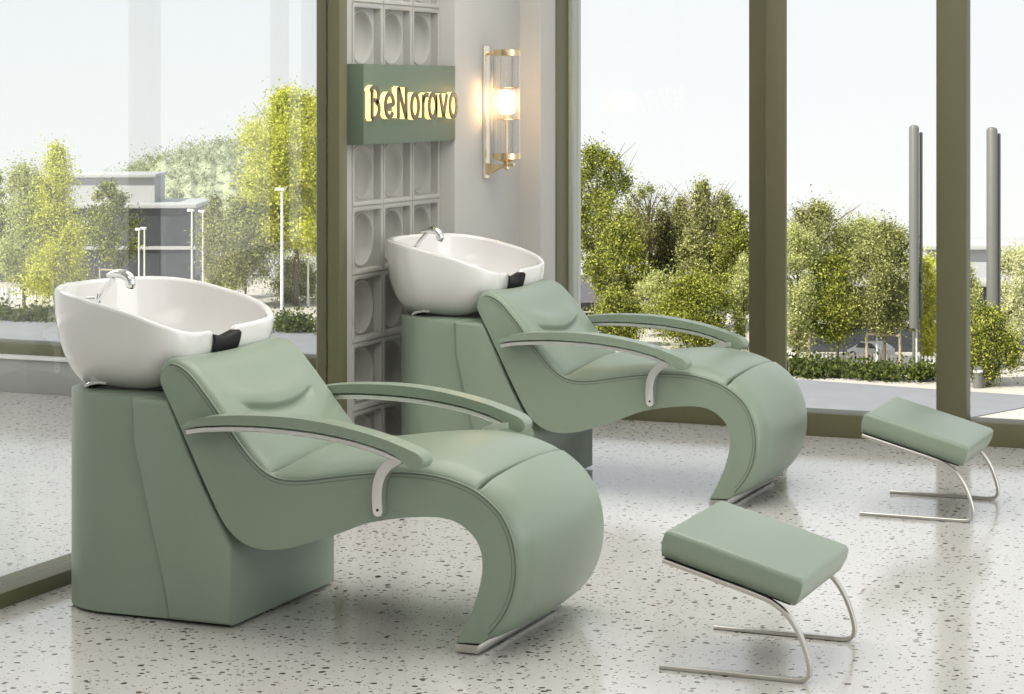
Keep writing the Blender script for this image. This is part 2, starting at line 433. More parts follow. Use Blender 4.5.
# metal foot plate
fp = obj('foot_plate', box(-2.531 - CX, -2.462 - CX, -.335, .30, .004, .027, bev=.0015), M['steel'], chair); fp['label'] = 'brushed steel plate under the foot'
# pedestal
def plan_extrude(outline, z0, z1, bev, seg=4):
    bm = bmesh.new()
    A = [bm.verts.new((x, y, z0)) for x, y in outline]; B = [bm.verts.new((x, y, z1)) for x, y in outline]; n = len(A)
    for i in range(n): bm.faces.new((A[i], A[(i + 1) % n], B[(i + 1) % n], B[i]))
    bm.faces.new(A[::-1]); ft = bm.faces.new(B)
    if bev: bmesh.ops.bevel(bm, geom=list(ft.edges), offset=bev, segments=seg, profile=.5, affect='EDGES')
    return bm
r = .20; hw = .317; xb = -3.876 - CX; xf = -3.41 - CX
out = [(xf - .03, -hw)] + [(xf - .03, hw)]
out += [(xb + r - r * math.sin(a), hw - r + r * math.cos(a)) for a in np.linspace(0, PI / 2, 14)]
out += [(xb + r - r * math.cos(a), -hw + r - r * math.sin(a)) for a in np.linspace(0, PI / 2, 14)]
ped = plan_extrude(out, .010, .652, .034)
obj('pedestal', ped, M['leather'], chair, ang=50)
prof = [(-3.447, .010), (-3.49, .25), (-3.558, .52), (-3.572, .648), (-3.447, .648), (-3.335, .405), (-3.236, .235), (-3.236, .010)]
pp = extrude_profile(loc(prof), -.333, .333, .016, 4)
obj('pedestal_panel', pp, M['leather'], chair, ang=50)
bm = box(-3.70 - CX, -3.26 - CX, -.30, .30, 0, .012); pl = obj('plinth', bm, M['rubber'], chair, smooth=False); pl['label'] = 'recessed plinth, black for the shadow gap'  # its black stands in for the shadow gap at the floor
# tilt mechanism between pedestal and basin, black for the shade in the gap
bm = box(-3.79 - CX, -3.47 - CX, -.20, .20, .640, .664, bev=.006)
add_box(bm, -3.60 - CX, -3.47 - CX, -.20, .20, .655, .715, bev=.01)
tm = obj('tilt_mount', bm, M['rubber'], chair); tm['label'] = 'tilting mount under the basin, black for the shaded gap'
bm = bmesh.new()
pts = [(-3.800 - CX, -.15, .655), (-3.795 - CX, -.15, .661), (-3.780 - CX, -.15, .667), (-3.755 - CX, -.15, .672), (-3.725 - CX, -.15, .672)]
add_tube(bm, pts, 0, flat=(.07, .006, (0, 1, 0)))
bk = obj('basin_bracket', bm, M['chrome'], tm)

# basin ------------------------------------------------------------
BC, BY = -3.698, .023
def plan(th):
    c, s = math.cos(th), math.sin(th)
    a = .284 if c > 0 else .281; n = 4.6 if c > 0 else 2.1
    rr = (abs(c / a) ** n + abs(s / .352) ** n) ** (-1 / n)
    x, y = rr * c, rr * s
    if x > 0: x -= .046 * (1 - min(1, abs(y) / .31) ** 2) ** 2 * sstep(x / .22)       # front edge hollowed for the neck
    return x, y
_rz = smooth_line(catmull([(-3.99, .951), (-3.979, .951), (-3.79, .943), (-3.602, .915), (-3.414, .855), (-3.40, .85)], 120), 8)
RU, RZ = list(_rz[:, 0]), list(_rz[:, 1])
def rim_z(x, y): return float(np.interp(x + BC, RU, RZ)) - .011 - .014 * sstep((x + .2) / .3) - .040 * min(1., max(0., x / .245)) ** 3 * max(0., 1 - abs(y) / .352)
def notch(x, y):
    return .085 * (1 - sstep((abs(y) - .035) / .045)) if x > .15 else 0.
NB = 2.35
def surf(th, z, zr, zb, inset, zc=(.0, .0)):
    X, Y = plan(th); L = math.hypot(X, Y); k = max(0., min(1., (zr - z) / (zr - zb)))
    rho = max(0., 1 - k ** NB) ** (1 / NB)
    g = (L - inset) / L
    # bottom centre sits a little towards the back
    sh = -.115 * (1 - rho)
    return X * g * rho + sh, Y * g * rho
def basin():
    bm = bmesh.new(); n = 160; nk = 26; rings = []
    TH = [2 * PI * i / n for i in range(n)]
    zb, zbi = .613, .660
    def ring(fn): return [bm.verts.new(fn(t)) for t in TH]
    def base(t):
        X, Y = plan(t); zr = rim_z(X, Y); return X, Y, zr, zr - notch(X, Y)
    for k in range(nk + 1):
        def fn(t, k=k):
            X, Y, zr, zt = base(t); a = 1 - (k / nk)
            z = zb + (zt - zb) * (1 - math.cos(PI / 2 * (1 - a)) if False else 1) * math.sin(PI / 2 * (k / nk)) ** 1.0
            x, y = surf(t, z, zr, zb, 0.); return (x, y, z)
        if k == 0: continue
        rings.append(ring(fn))
    def lip(f, dz):
        def fn(t):
            X, Y, zr, zt = base(t)
            x0, y0 = surf(t, zt, zr, zb, 0.); x1, y1 = surf(t, zt, zr, zbi, .024)
            return (x0 + (x1 - x0) * f, y0 + (y1 - y0) * f, zt + dz)
        return fn
    rings.append(ring(lip(.06, .006))); rings.append(ring(lip(.25, .011))); rings.append(ring(lip(.6, .012))); rings.append(ring(lip(.9, .007)))
    for k in range(nk, 0, -1):
        def fn(t, k=k):
            X, Y, zr, zt = base(t); z = zbi + (zt - zbi) * math.sin(PI / 2 * (k / nk))
            x, y = surf(t, z, zr, zbi, .024); return (x, y, z)
        rings.append(ring(fn))
    for A, B in zip(rings, rings[1:]):
        for i in range(n): bm.faces.new((A[i], A[(i + 1) % n], B[(i + 1) % n], B[i]))
    for R in (rings[0], rings[-1]): bm.faces.new(R)
    bmesh.ops.translate(bm, vec=(BC - CX, BY, 0), verts=bm.verts)
    return bm
ba = obj('basin', basin(), M['ceramic'], chair, ang=60); ba['label'] = 'glossy white ceramic wash basin with a neck notch'
# black neck rest filling the notch
def neck_rest():
    bm = bmesh.new(); rows = []
    for y in np.linspace(-.078, .078, 41):
        th = math.atan2(y, .284 * (1 - abs(y / .352) ** 4.6) ** (1 / 4.6)); X = plan(th)[0]; zr = rim_z(X, y)
        top = zr + .001 - .010 * (1 - (y / .078) ** 2); lowo = zr - .118 + .03 * (abs(y) / .078) ** 2
        row = []
        def P(z, side, off):
            x, yy = surf(th, z, zr, .613 if side == 'o' else .660, off)
            return (x + BC - CX, yy + BY, z)
        seq = [P(zr - .10, 'i', .026), P(zr - .07, 'i', .034), P(top - .018, 'i', .036)]
        a, b_ = P(top - .006, 'i', .034), P(top - .006, 'o', -.010)
        for f, dz in ((.12, 0.002), (.35, .006), (.65, .006), (.88, .002)):
            seq.append(tuple(a[k] + (b_[k] - a[k]) * f + (dz if k == 2 else 0) for k in range(3)))
        for f in (.12, .35, .6, .8, 1.):
            seq.append(P(top + (lowo - top) * f, 'o', -.011 + .010 * f * f))
        rows.append([bm.verts.new(p) for p in seq])
    for A, B in zip(rows, rows[1:]):
        for i in range(len(A) - 1): bm.faces.new((A[i], A[i + 1], B[i + 1], B[i]))
    bmesh.ops.solidify(bm, geom=list(bm.faces), thickness=.005)
    return bm
nr_ = obj('neck_rest', neck_rest(), M['rubber'], ba, ang=60); nr_['label'] = 'black rubber neck rest in the basin notch'
# hand shower
bm = bmesh.new()
P = catmull([(-3.875 - CX, 0, .70), (-3.898 - CX, 0, .83), (-3.892 - CX, 0, .898), (-3.868 - CX, 0, .932), (-3.838 - CX, 0, .966)], 20)
add_tube(bm, [tuple(p) for p in P], .0085, 12)
P = catmull([(-3.862 - CX, 0, .973), (-3.845 - CX, 0, .977), (-3.82 - CX, 0, .979), (-3.797 - CX, 0, .977), (-3.781 - CX, 0, .966), (-3.778 - CX, 0, .948)], 22)
rr = [0.006 + .010 * math.sin(min(1, i / 13) * PI / 2) for i in range(22)]
add_tube(bm, [tuple(p) for p in P], rr, 14)
add_cyl(bm, (-3.778 - CX, 0, .950), (-3.780 - CX, 0, .940), .0165, .015, 16)
add_cyl(bm, (-3.780 - CX, 0, .9405), (-3.781 - CX, 0, .938), .012, .012, 16, mi=1)
add_cyl(bm, (-3.915 - CX, -.03, .895), (-3.880 - CX, -.03, .899), .014, .012, 14); add_cyl(bm, (-3.885 - CX, -.03, .897), (-3.878 - CX, -.03, .918), .004, .004, 8)
sh = obj('hand_shower', bm, [M['chrome'], M['rubber']], ba); sh['label'] = 'curved chrome hand shower standing in the basin'
# armrests
AT = [(-3.352, .589), (-3.334, .602), (-3.300, .613), (-3.228, .624), (-3.115, .631), (-2.987, .630), (-2.862, .617), (-2.738, .593), (-2.665, .572), (-2.622, .557)]
AE = [(-2.622, .557), (-2.604, .547), (-2.596, .534), (-2.598, .520), (-2.609, .511), (-2.626, .509), (-2.645, .517), (-2.668, .535), (-2.695, .552)]
AB = [(-2.695, .552), (-2.80, .577), (-2.924, .594), (-3.051, .601), (-3.179, .600), (-3.30, .590), (-3.352, .581)]
def lin(P, n): return [tuple(p) for p in catmull(loc(P), n)]
bot = lin(AB, 40)
pad_out = lin(AT, 50) + lin(AE, 26)[1:] + bot[1:]
RB = [(-2.656, .532)] + AB[1:]
def make_arm(sy):
    y0, y1 = (-.403, -.337) if sy < 0 else (.337, .403)
    pad = obj('armrest', extrude_profile(pad_out, y0, y1, .006, 3), M['leather'], chair, ang=50)
    ym = (y0 + y1) / 2
    rail_line = [(p[0], ym, p[1] - .006) for p in lin([(-3.345, .577), (-3.30, .585), (-3.179, .595), (-3.051, .596), (-2.924, .589), (-2.80, .572), (-2.72, .552), (-2.665, .532)], 40)]
    bm = bmesh.new(); add_tube(bm, rail_line, 0, flat=(.029, .0075, (0, 1, 0)))
    ra = obj('rail', bm, M['satin'], pad, ang=40); ra['label'] = 'brushed steel rail under the pad'
    # curved strap from the rail end down to a screw on the seat side
    C = catmull(loc([(-2.650, .529), (-2.690, .524), (-2.722, .507), (-2.742, .482), (-2.752, .450), (-2.754, .415), (-2.752, .380)]), 30)
    bm = bmesh.new()
    ys = -.352 if sy < 0 else .352
    ws = [.0085 + .0065 * sstep(i / 14) for i in range(30)]
    T = np.gradient(C, axis=0); T /= np.linalg.norm(T, axis=1)[:, None]; Nn = np.stack([-T[:, 1], T[:, 0]], 1)
    outl = [tuple(C[i] + Nn[i] * ws[i]) for i in range(30)]
    e = C[-1]; a0 = math.atan2(Nn[-1][1], Nn[-1][0])
    outl += [(e[0] + ws[-1] * math.cos(a0 - PI * k / 8), e[1] + ws[-1] * math.sin(a0 - PI * k / 8)) for k in range(1, 8)]
    # make sure the end cap bulges away from the strap
    if (outl[33][1] > e[1]): outl[30:] = [(e[0] + ws[-1] * math.cos(a0 + PI * k / 8), e[1] + ws[-1] * math.sin(a0 + PI * k / 8)) for k in range(1, 8)]
    outl += [tuple(C[i] - Nn[i] * ws[i]) for i in range(29, -1, -1)]
    bm = extrude_profile(outl, ys - .016, ys + .016, .0015, 2)
    yo = ys - .016 if sy < 0 else ys + .016
    add_cyl(bm, (e[0], yo + .002 * -sy, e[1] + .004), (e[0], yo + .002 * sy, e[1] + .004), .0042, .0038, 14, mi=1)
    st = obj('bracket', bm, [M['satin'], M['rubber']], pad, ang=40); st['label'] = 'curved chrome bracket screwed to the seat side'
    return pad
make_arm(-1); make_arm(1)
far_chair = copy_tree(chair)
far_chair.location = (CX - .018, CY + 2.375, 0)
far_chair['label'] = 'farther sage green shampoo chair with a white wash basin, against the dished block wall'

# ------------------------------------------------------------------ foot stools
stool = thing('footstool', 'sage green footstool on cantilevered steel legs, nearer the camera, front right', 'footstool', (-1.75, 6.022, 0), 0, 'footstools')
SX = -1.75
def cushion():
    bm = bmesh.new(); nx, ny = 26, 30; lx, ly, th = .200, .250, .080
    def pt(i, j, top):
        a = -math.cos(PI * i / nx); b = -math.cos(PI * j / ny)
        d = min((1 - abs(a)) * lx, (1 - abs(b)) * ly)
        e = ease((1 - abs(a)) * lx, .014) * ease((1 - abs(b)) * ly, .014)
        if top: z = .012 + (th - .012 - .006) + .006 * (1 - a * a) * (1 - b * b) * 1.6 - .013 * (1 - e)
        else: z = 0.
        # sides lean in a little towards the bottom
        k = .985 if top else .955
        return (a * lx * k, b * ly * k, z)
    T = [[bm.verts.new(pt(i, j, True)) for j in range(ny + 1)] for i in range(nx + 1)]
    B = [[bm.verts.new(pt(i, j, False)) for j in range(ny + 1)] for i in range(nx + 1)]
    for G_ in (T, B):
        for i in range(nx):
            for j in range(ny): bm.faces.new((G_[i][j], G_[i + 1][j], G_[i + 1][j + 1], G_[i][j + 1]))
    per = [(i, 0) for i in range(nx)] + [(nx, j) for j in range(ny)] + [(i, ny) for i in range(nx, 0, -1)] + [(0, j) for j in range(ny, 0, -1)]
    m = len(per)
    mids = []
    for (i, j) in per:
        t, b_ = T[i][j].co, B[i][j].co
        p = t.lerp(b_, .4); p.x *= 1.02; p.y *= 1.015; mids.append(bm.verts.new(p))
    for k in range(m):
        a, b_ = per[k], per[(k + 1) % m]
        bm.faces.new((T[a[0]][a[1]], T[b_[0]][b_[1]], mids[(k + 1) % m], mids[k]))
        bm.faces.new((mids[k], mids[(k + 1) % m], B[b_[0]][b_[1]], B[a[0]][a[1]]))
    return bm
TILT = math.radians(15.4)
bm = cushion()
bmesh.ops.rotate(bm, cent=(0, 0, 0), matrix=Matrix.Rotation(TILT, 3, 'Y'), verts=bm.verts)
bmesh.ops.translate(bm, vec=(-1.768 - SX, 0, .252), verts=bm.verts)
obj('cushion', bm, M['leather'], stool, ang=180)
bm = box(-.185, .175, -.225, .225, -.008, .001, bev=.002)
bmesh.ops.rotate(bm, cent=(0, 0, 0), matrix=Matrix.Rotation(TILT, 3, 'Y'), verts=bm.verts)
bmesh.ops.translate(bm, vec=(-1.768 - SX, 0, .251), verts=bm.verts)
pn = obj('seat_plate', bm, M['rubber'], stool); pn['label'] = 'black board under the cushion'
LEG = [(-1.948, .291), (-1.871, .270), (-1.77, .2425), (-1.695, .222), (-1.645, .204), (-1.605, .174), (-1.574, .130), (-1.553, .078), (-1.5445, .036), (-1.552, .013), (-1.575, .0062), (-1.66, .006), (-1.80, .006), (-1.956, .006)]
for y in (-.238, .246):
    L_ = catmull([(p[0] - SX, p[1]) for p in LEG], 70)
    bm = bmesh.new(); add_tube(bm, [(p[0], y, max(p[1], .006)) for p in L_], 0, flat=(.010, .0058, (0, 1, 0)))
    lg = obj('leg', bm, M['steel'], stool, ang=40); lg['label'] = 'bent flat steel leg'
far_stool = copy_tree(stool); far_stool.location = (-1.75 - .033, 6.022 + 2.37, 0)
far_stool['label'] = 'sage green footstool farther back, close to the olive sill of the right window'

# ------------------------------------------------------------------ sign with halo lit letters
sg = thing('wall_sign', 'sage green box sign with lit raised letters across the block wall', 'sign', (-4.015, 8.55, 1.332))
obj('panel', box(-.048, .038, -.449, .449, 0, .322, bev=.002), M['sign'], sg)
def arc_pts(cx, cz, rx, rz, a0, a1, n=20): return [(cx + rx * math.cos(math.radians(a0 + (a1 - a0) * i / n)), cz + rz * math.sin(math.radians(a0 + (a1 - a0) * i / n))) for i in range(n + 1)]
def stroke_letter(strokes, v0, z0, w, wide):
    """strokes in letter units (x scaled by wide) -> raised letter: glowing body with a bronze face"""
    bm = bmesh.new()
    for P in strokes:
        P = [(p[0] * wide, p[1]) for p in P]
        P = np.array(P, float); n = len(P)
        T = np.gradient(P, axis=0); T /= np.maximum(1e-9, np.linalg.norm(T, axis=1))[:, None]; Nn = np.stack([-T[:, 1], T[:, 0]], 1)
        closed = np.linalg.norm(P[0] - P[-1]) < 1e-4
        if closed:
            t = P[1] - P[-2]; t /= np.linalg.norm(t); Nn[0] = Nn[-1] = (-t[1], t[0])
        for x0, x1, hw_, mi in ((.002, .024, w * .5, 1), (.024, .030, w * .5, 0)):
            R = []
            for i in range(n):
                a, b = P[i] + Nn[i] * hw_, P[i] - Nn[i] * hw_
                R.append([bm.verts.new((x0, v0 + a[0], z0 + a[1])), bm.verts.new((x0, v0 + b[0], z0 + b[1])), bm.verts.new((x1, v0 + b[0], z0 + b[1])), bm.verts.new((x1, v0 + a[0], z0 + a[1]))])
            for A, B in zip(R, R[1:]):
                for k in range(4):
                    f = bm.faces.new((A[k], A[(k + 1) % 4], B[(k + 1) % 4], B[k])); f.material_index = mi
            if not closed:
                for q in (R[0], R[-1]): f = bm.faces.new(q); f.material_index = mi
    return bm
XH, CH = .096, .125
def O_(w): return [arc_pts(w / 2, XH / 2, w / 2, XH / 2, 90, 450, 32)]
LET = [
    ('B', [[(0, 0), (0, CH * .9)] , arc_pts(.018, CH * .74, .034, CH * .26, 150, -70, 20), arc_pts(.012, .037, .045, .037, 85, -95, 18) + [(0, 0)]]),
    ('e', [[(.008, .050), (.066, .056)] + arc_pts(.036, .052, .034, .046, 10, 320, 30)]),
    ('N', [[(0, 0), (0, CH)], [(0, CH), (.066, 0)], [(.066, 0), (.066, CH)]]),
    ('o', O_(.062)),
    ('r', [[(0, 0), (0, XH)], arc_pts(.034, XH * .62, .034, XH * .36, 175, 70, 12)]),
    ('a', [arc_pts(.031, XH / 2, .031, XH / 2, 90, 450, 32), [(.062, 0), (.062, XH)]]),
    ('v', [[(0, XH), (.032, .002)], [(.032, .002), (.064, XH)]]),
    ('o', O_(.062)),
]
VS = [8.122, 8.242, 8.366, 8.492, 8.606, 8.668, 8.778, 8.882]     # left edge of each letter along the wall
for (ch, st), v in zip(LET, VS):
    o = obj('letter', stroke_letter(st, v - 8.55, 1.436 - 1.332, .018, 1.12), [M['bronze'], M['halo']], sg, smooth=False)
    o.location = (.038, 0, 0)
# ------------------------------------------------------------------ wall lamp
lv = 9.335
lp = thing('wall_lamp', 'tall brass wall lamp with a ribbed glass tube and lit bulb on the plaster pier', 'lamp', (-3.98, lv, 1.157))
o = obj('back_plate', box(0, .014, -.032, .032, 0, .59, bev=.003), M['brass_pale'], lp); o['label'] = 'pale champagne back plate'
ax = .103; rt = .060
def ring_bm(z0, z1, r0, r1):
    bm = bmesh.new(); add_lathe(bm, (ax, 0, 0), [(r0, z0), (r1, z0), (r1 + .001, (z0 + z1) / 2), (r1, z1), (r0, z1)], 36); return bm
bm = bmesh.new(); add_lathe(bm, (ax, 0, 0), [(.02, .545), (rt + .002, .545), (rt + .003, .551), (rt + .002, .572), (.05, .574)], 36)
add_box(bm, .0, ax - rt + .006, -.008, .008, .548, .566, bev=.002)
obj('top_cap', bm, M['brass'], lp)
bm = bmesh.new(); n = 48
for s in range(2): pass
rings = []
for z in (.105, .25, .40, .545):
    rings.append([bm.verts.new((ax + (rt - .004 * (i % 2)) * math.cos(2 * PI * i / n), (rt - .004 * (i % 2)) * math.sin(2 * PI * i / n), z)) for i in range(n)])
for A, B in zip(rings, rings[1:]):
    for i in range(n): bm.faces.new((A[i], A[(i + 1) % n], B[(i + 1) % n], B[i]))
bmesh.ops.solidify(bm, geom=list(bm.faces), thickness=.002)
obj('glass_tube', bm, M['tube'], lp, smooth=False)
for z in (.262, .402): obj('ring', ring_bm(z - .0025, z + .0025, rt - .003, rt + .003), M['brass'], lp)
bm = bmesh.new(); add_lathe(bm, (ax, 0, 0), [(.012, .052), (.018, .058), (.012, .07), (.016, .074), (.05, .083), (rt + .003, .086), (rt + .003, .112), (.01, .112)], 36)
add_lathe(bm, (ax, 0, 0), [(.004, .036), (.013, .044), (.013, .052), (.006, .058)], 20)
obj('base_cup', bm, M['brass'], lp)
bm = extrude_profile([(.012, .028), (.012, .066), (.05, .062), (.11, .066), (.14, .068), (.14, .058), (.10, .052), (.06, .040), (.03, .020), (.012, .012)], -.012, .012, .002, 2)
obj('support_arm', bm, M['brass'], lp)
bm = bmesh.new(); add_cyl(bm, (ax, 0, .11), (ax, 0, .285), .006, .006, 14); add_cyl(bm, (ax, 0, .265), (ax, 0, .295), .013, .013, 18)
obj('bulb_stem', bm, M['brass'], lp)
bm = bmesh.new(); add_lathe(bm, (ax, 0, 0), [(.010, .285), (.030, .290), (.036, .300), (.037, .340), (.036, .378), (.028, .390), (.004, .393)], 24)
obj('bulb', bm, M['bulb'], lp)

# ------------------------------------------------------------------ outside: street level lies well below the raised salon floor
ZG = -18.0
def eg(px, py): return ground(px, py, ZG)
def depth(py): return F * (EYE - ZG) / (py - HY)
def size(px, py): return px * depth(py) / F
def poly(name, pts, mat, z=0., thick=.2):
    bm = bmesh.new()
    A = [bm.verts.new((p.x, p.y, p.z + z)) for p in pts]; f = bm.faces.new(A)
    r = bmesh.ops.extrude_face_region(bm, geom=[f]); bmesh.ops.translate(bm, vec=(0, 0, -thick), verts=[v for v in r['geom'] if isinstance(v, bmesh.types.BMVert)])
    return obj(name, bm, mat, smooth=False)
gr = poly('ground', [eg(-260, 620), eg(1500, 620), eg(1350, 288), eg(620, 282), eg(-120, 272)], M['paving'], 0, 1.)
struct(gr, 'pale paved square outside the windows', 'ground')
rd = poly('road', [eg(-200, 309), eg(0, 321), eg(317, 332), eg(560, 352), eg(780, 379), eg(935, 390), eg(1040, 397), eg(1040, 405), eg(935, 425), eg(600, 440), eg(317, 380), eg(0, 352), eg(-200, 345)], M['asphalt'], .06, .05)
struct(rd, 'grey asphalt road running past the salon', 'road')

def leaves(cent, rad, n, size_, shape='blob', flat=.0):
    """n little leaf quads scattered in clumps: cent (k,3), rad (k,3)"""
    k = rng.integers(0, len(cent), n)
    d = rng.normal(size=(n, 3)); d /= np.linalg.norm(d, axis=1)[:, None]
    r = np.minimum(np.abs(rng.normal(size=n)) * .78, 2.3)
    P = cent[k] + d * rad[k] * r[:, None]
    a = rng.normal(size=(n, 3)); a[:, 2] *= (1 - flat); a /= np.linalg.norm(a, axis=1)[:, None]
    b = np.cross(a, rng.normal(size=(n, 3))); b /= np.linalg.norm(b, axis=1)[:, None]
    s = size_ * (.6 + .8 * rng.random(n))[:, None]
    V = np.stack([P - a * s, P - b * s * .55, P + a * s, P + b * s * .55], 1).reshape(-1, 3)
    return V
def leaf_mesh(name, V, mat, parent=None):
    me = bpy.data.meshes.new(name); n = len(V) // 4
    me.vertices.add(len(V)); me.vertices.foreach_set('co', V.astype(np.float32).ravel())
    me.loops.add(4 * n); me.loops.foreach_set('vertex_index', np.arange(4 * n, dtype=np.int32))
    me.polygons.add(n); me.polygons.foreach_set('loop_start', np.arange(0, 4 * n, 4, dtype=np.int32)); me.polygons.foreach_set('loop_total', np.full(n, 4, np.int32))
    me.update(); me.validate()
    return link(name, me, mat, parent)
def tree(label, px, yb, yt, wpx, ycb, mat, n=5000, leaf=.26, style='oval', blobs=34, name='tree', cat='tree', group=None, bare=0, stakes=False, trunk=True, sub=.30):
    """tree rooted at ground seen at (px, yb); top row yt, crown width wpx, crown bottom row ycb"""
    c = eg(px, yb); Z = depth(yb); H = (yb - yt) * Z / F; W = wpx * Z / F; h0 = (yb - ycb) * Z / F
    t = thing(name, label, cat, c, 0, group)
    ch = H - h0; C = []; R = []
    for i in range(blobs):
        f = min(.985, max(.01, (i + random.random()) / blobs))
        if style == 'oval': env = math.sin(PI * min(1, max(0, f * .94 + .05))) ** .65
        elif style == 'cone': env = (1 - f) ** .75 * min(1, f * 6 + .35) 
        elif style == 'column': env = min(1, (1 - f) * 3.5 + .1) ** .7 * min(1, f * 4 + .5)
        elif style == 'fan': env = .35 + .65 * f if f < .8 else 1 - (f - .8) * 2.2
        else: env = 1
        an = random.random() * 2 * PI; rr = W / 2 * env * math.sqrt(random.random()) * .86
        C.append((rr * math.cos(an), rr * math.sin(an), h0 + ch * (.03 + .95 * f)))
        q = W * sub * (.55 + .6 * random.random()) * (.5 + .5 * env); R.append((q, q, q * (1.25 if style in ('fan', 'cone') else 1.05)))
    V = leaves(np.array(C), np.array(R), int(n * 4.2), leaf * .45)
    leaf_mesh('crown', V, mat, t)
    if trunk:
        bm = bmesh.new()
        lean = W * .04 * (random.random() - .5)
        add_tube(bm, [(0, 0, -.1), (lean * .4, 0, H * .25), (lean, lean, H * .55), (lean * .6, 0, H * .93)], [H * .014, H * .011, H * .008, H * .002], 8)
        for k in range(10 + bare):
            f = random.uniform(.25, .8); an = random.random() * 2 * PI; l = W * random.uniform(.25, .55); z = max(h0 * .7, H * f)
            up = l * random.uniform(.7, 1.6) if not bare else l * random.uniform(1.2, 2.4)
            z1 = min(H * 1.02, z + up)
            add_tube(bm, [(lean * f, 0, z), (lean * f + .5 * l * math.cos(an), .5 * l * math.sin(an), z + (z1 - z) * .55), (l * math.cos(an), l * math.sin(an), z1)], [H * .0045, H * .0026, H * .0008], 5)
        obj('trunk', bm, M['bark'], t)
    if stakes:
        s = W * .2
        for x in (-s, s):
            bm = bmesh.new(); add_cyl(bm, (x, -.2, -.1), (x, -.2, H * .26), .10, .10, 8); obj('stake', bm, M['stake'], t)
        bm = box(-s, s, -.27, -.15, H * .235, H * .25); obj('stake_rail', bm, M['stake'], t, smooth=False)
    return t
def hedge(label, p0, p1, hpx, wide, n, mat=None, leaf=.22, name='hedge', group=None):
    a, b = eg(*p0), eg(*p1); h = hpx * depth((p0[1] + p1[1]) / 2) / F
    d = (b - a); L = d.length; d.normalize(); pr = Vector((-d.y, d.x, 0)); k = max(8, int(L / .9)); C = []; R = []
    for i in range(k * 2):
        q = a.lerp(b, random.random()) + pr * wide * random.random()
        hh = h * random.uniform(.35, .7); C.append((q.x - a.x, q.y - a.y, hh * .8)); R.append((1.0, 1.0, hh * .9))
    t = leaf_mesh(name, leaves(np.array(C), np.array(R), n, leaf), mat or M['hedge']); t.location = a; tag(t, label, 'hedge', group)
    return t
def pole(label, px, yb, yt, wpx, name='lamp_post', cat='lamp post', group=None, head=True):
    c = eg(px, yb); Z = depth(yb); H = (yb - yt) * Z / F; r = wpx * Z / F / 2
    t = thing(name, label, cat, c, 0, group)
    bm = bmesh.new(); add_cyl(bm, (0, 0, -.1), (0, 0, H), r, r * .8, 12); add_cyl(bm, (0, 0, 0), (0, 0, .5), r * 1.5, r * 1.4, 12)
    obj('post', bm, M['white_paint'], t)
    if head:
        bm = box(-r * 4, r * 2, -r * 1.5, r * 1.5, H - .05, H + .18, bev=.03); obj('lamp_head', bm, M['white_paint'], t)
    return t
def fence(label, p0, p1, hpx, n, name='picket_fence'):
    a, b = eg(*p0), eg(*p1); h = hpx * depth((p0[1] + p1[1]) / 2) / F
    t = thing(name, label, 'fence', a, math.atan2(b.y - a.y, b.x - a.x)); L = (b - a).length
    bm = bmesh.new()
    for i in range(n):
        x = L * (i + .5) / n; w = L / n * .26
        add_box(bm, x - w, x + w, -.05, .05, 0, h * random.uniform(.88, 1))
    obj('pickets', bm, M['white_paint'], t, smooth=False)
    bm = bmesh.new()
    for z in (.3, .72): add_box(bm, 0, L, .05, .12, h * z, h * z + h * .08)
    obj('rails', bm, M['white_paint'], t, smooth=False)
    return t

# --- left view
fence('white picket fence behind the trees at far left', (-60, 297), (170, 304), 13, 70)
hedge('low dark hedge along the road at far left', (-60, 318), (110, 326), 17, 2.2, 9000, leaf=.16)
hedge('low hedge along the road beside the olive post', (262, 332), (352, 335), 16, 2.2, 6000, leaf=.16)
tree('pale yellow birch standing left of the other birch, far left view', 24, 312, 168, 84, 286, M['leaf_birch'], 8500, .25, 'oval', 46, sub=.22)
tree('slender yellow green birch leaning beside the near basin rim', 56, 314, 146, 80, 296, M['leaf_yellow'], 8500, .24, 'cone', 60, sub=.22)
tree('small staked leafy tree in front of the dark glass building', 112, 297, 184, 64, 266, M['leaf_green'], 4400, .25, 'oval', 34, stakes=True, sub=.17)
tree('tall dense yellow green tree next to the olive post', 296, 306, 92, 128, 252, M['leaf_yellow'], 24000, .28, 'column', 150, sub=.13)
tree('loose olive green tree left of the tall yellow tree', 246, 308, 205, 84, 280, M['leaf_olive'], 8200, .24, 'oval', 46, sub=.2)
tree('thin young tree by the white lamp posts', 212, 300, 196, 46, 276, M['leaf_olive'], 2600, .22, 'oval', 26, bare=6, sub=.18)
tree('dark leafy tree cut by the left edge of the view', -4, 300, 172, 38, 262, M['leaf_green'], 3600, .26, 'oval', 26, sub=.22)
tree('olive shrub behind the white lamp post at the foot of the tall yellow tree', 296, 302, 262, 70, 299, M['leaf_olive'], 4200, .2, 'oval', 30, name='shrub', cat='shrub', sub=.2)
tree('pale shrub at the end of the dark glass building', 226, 299, 262, 50, 296, M['leaf_birch'], 3200, .2, 'oval', 26, name='shrub', cat='shrub', sub=.2)
LPG = None
pole('white lamp post right of the glass building, the taller of a close pair', 192, 306, 211, 2.4)
pole('white lamp post second from the glass building', 203, 304, 212, 2.2)
pole('short white lamp post left one of two before the glass building', 139, 302, 230, 2.0)
pole('short white lamp post right one of two before the glass building', 144.5, 300, 229, 2.0)
pole('tall white lamp post in front of the tall yellow tree', 282, 330, 190, 3.4)
pole('thin white lamp post close to the olive post', 308, 306, 219, 2.4)

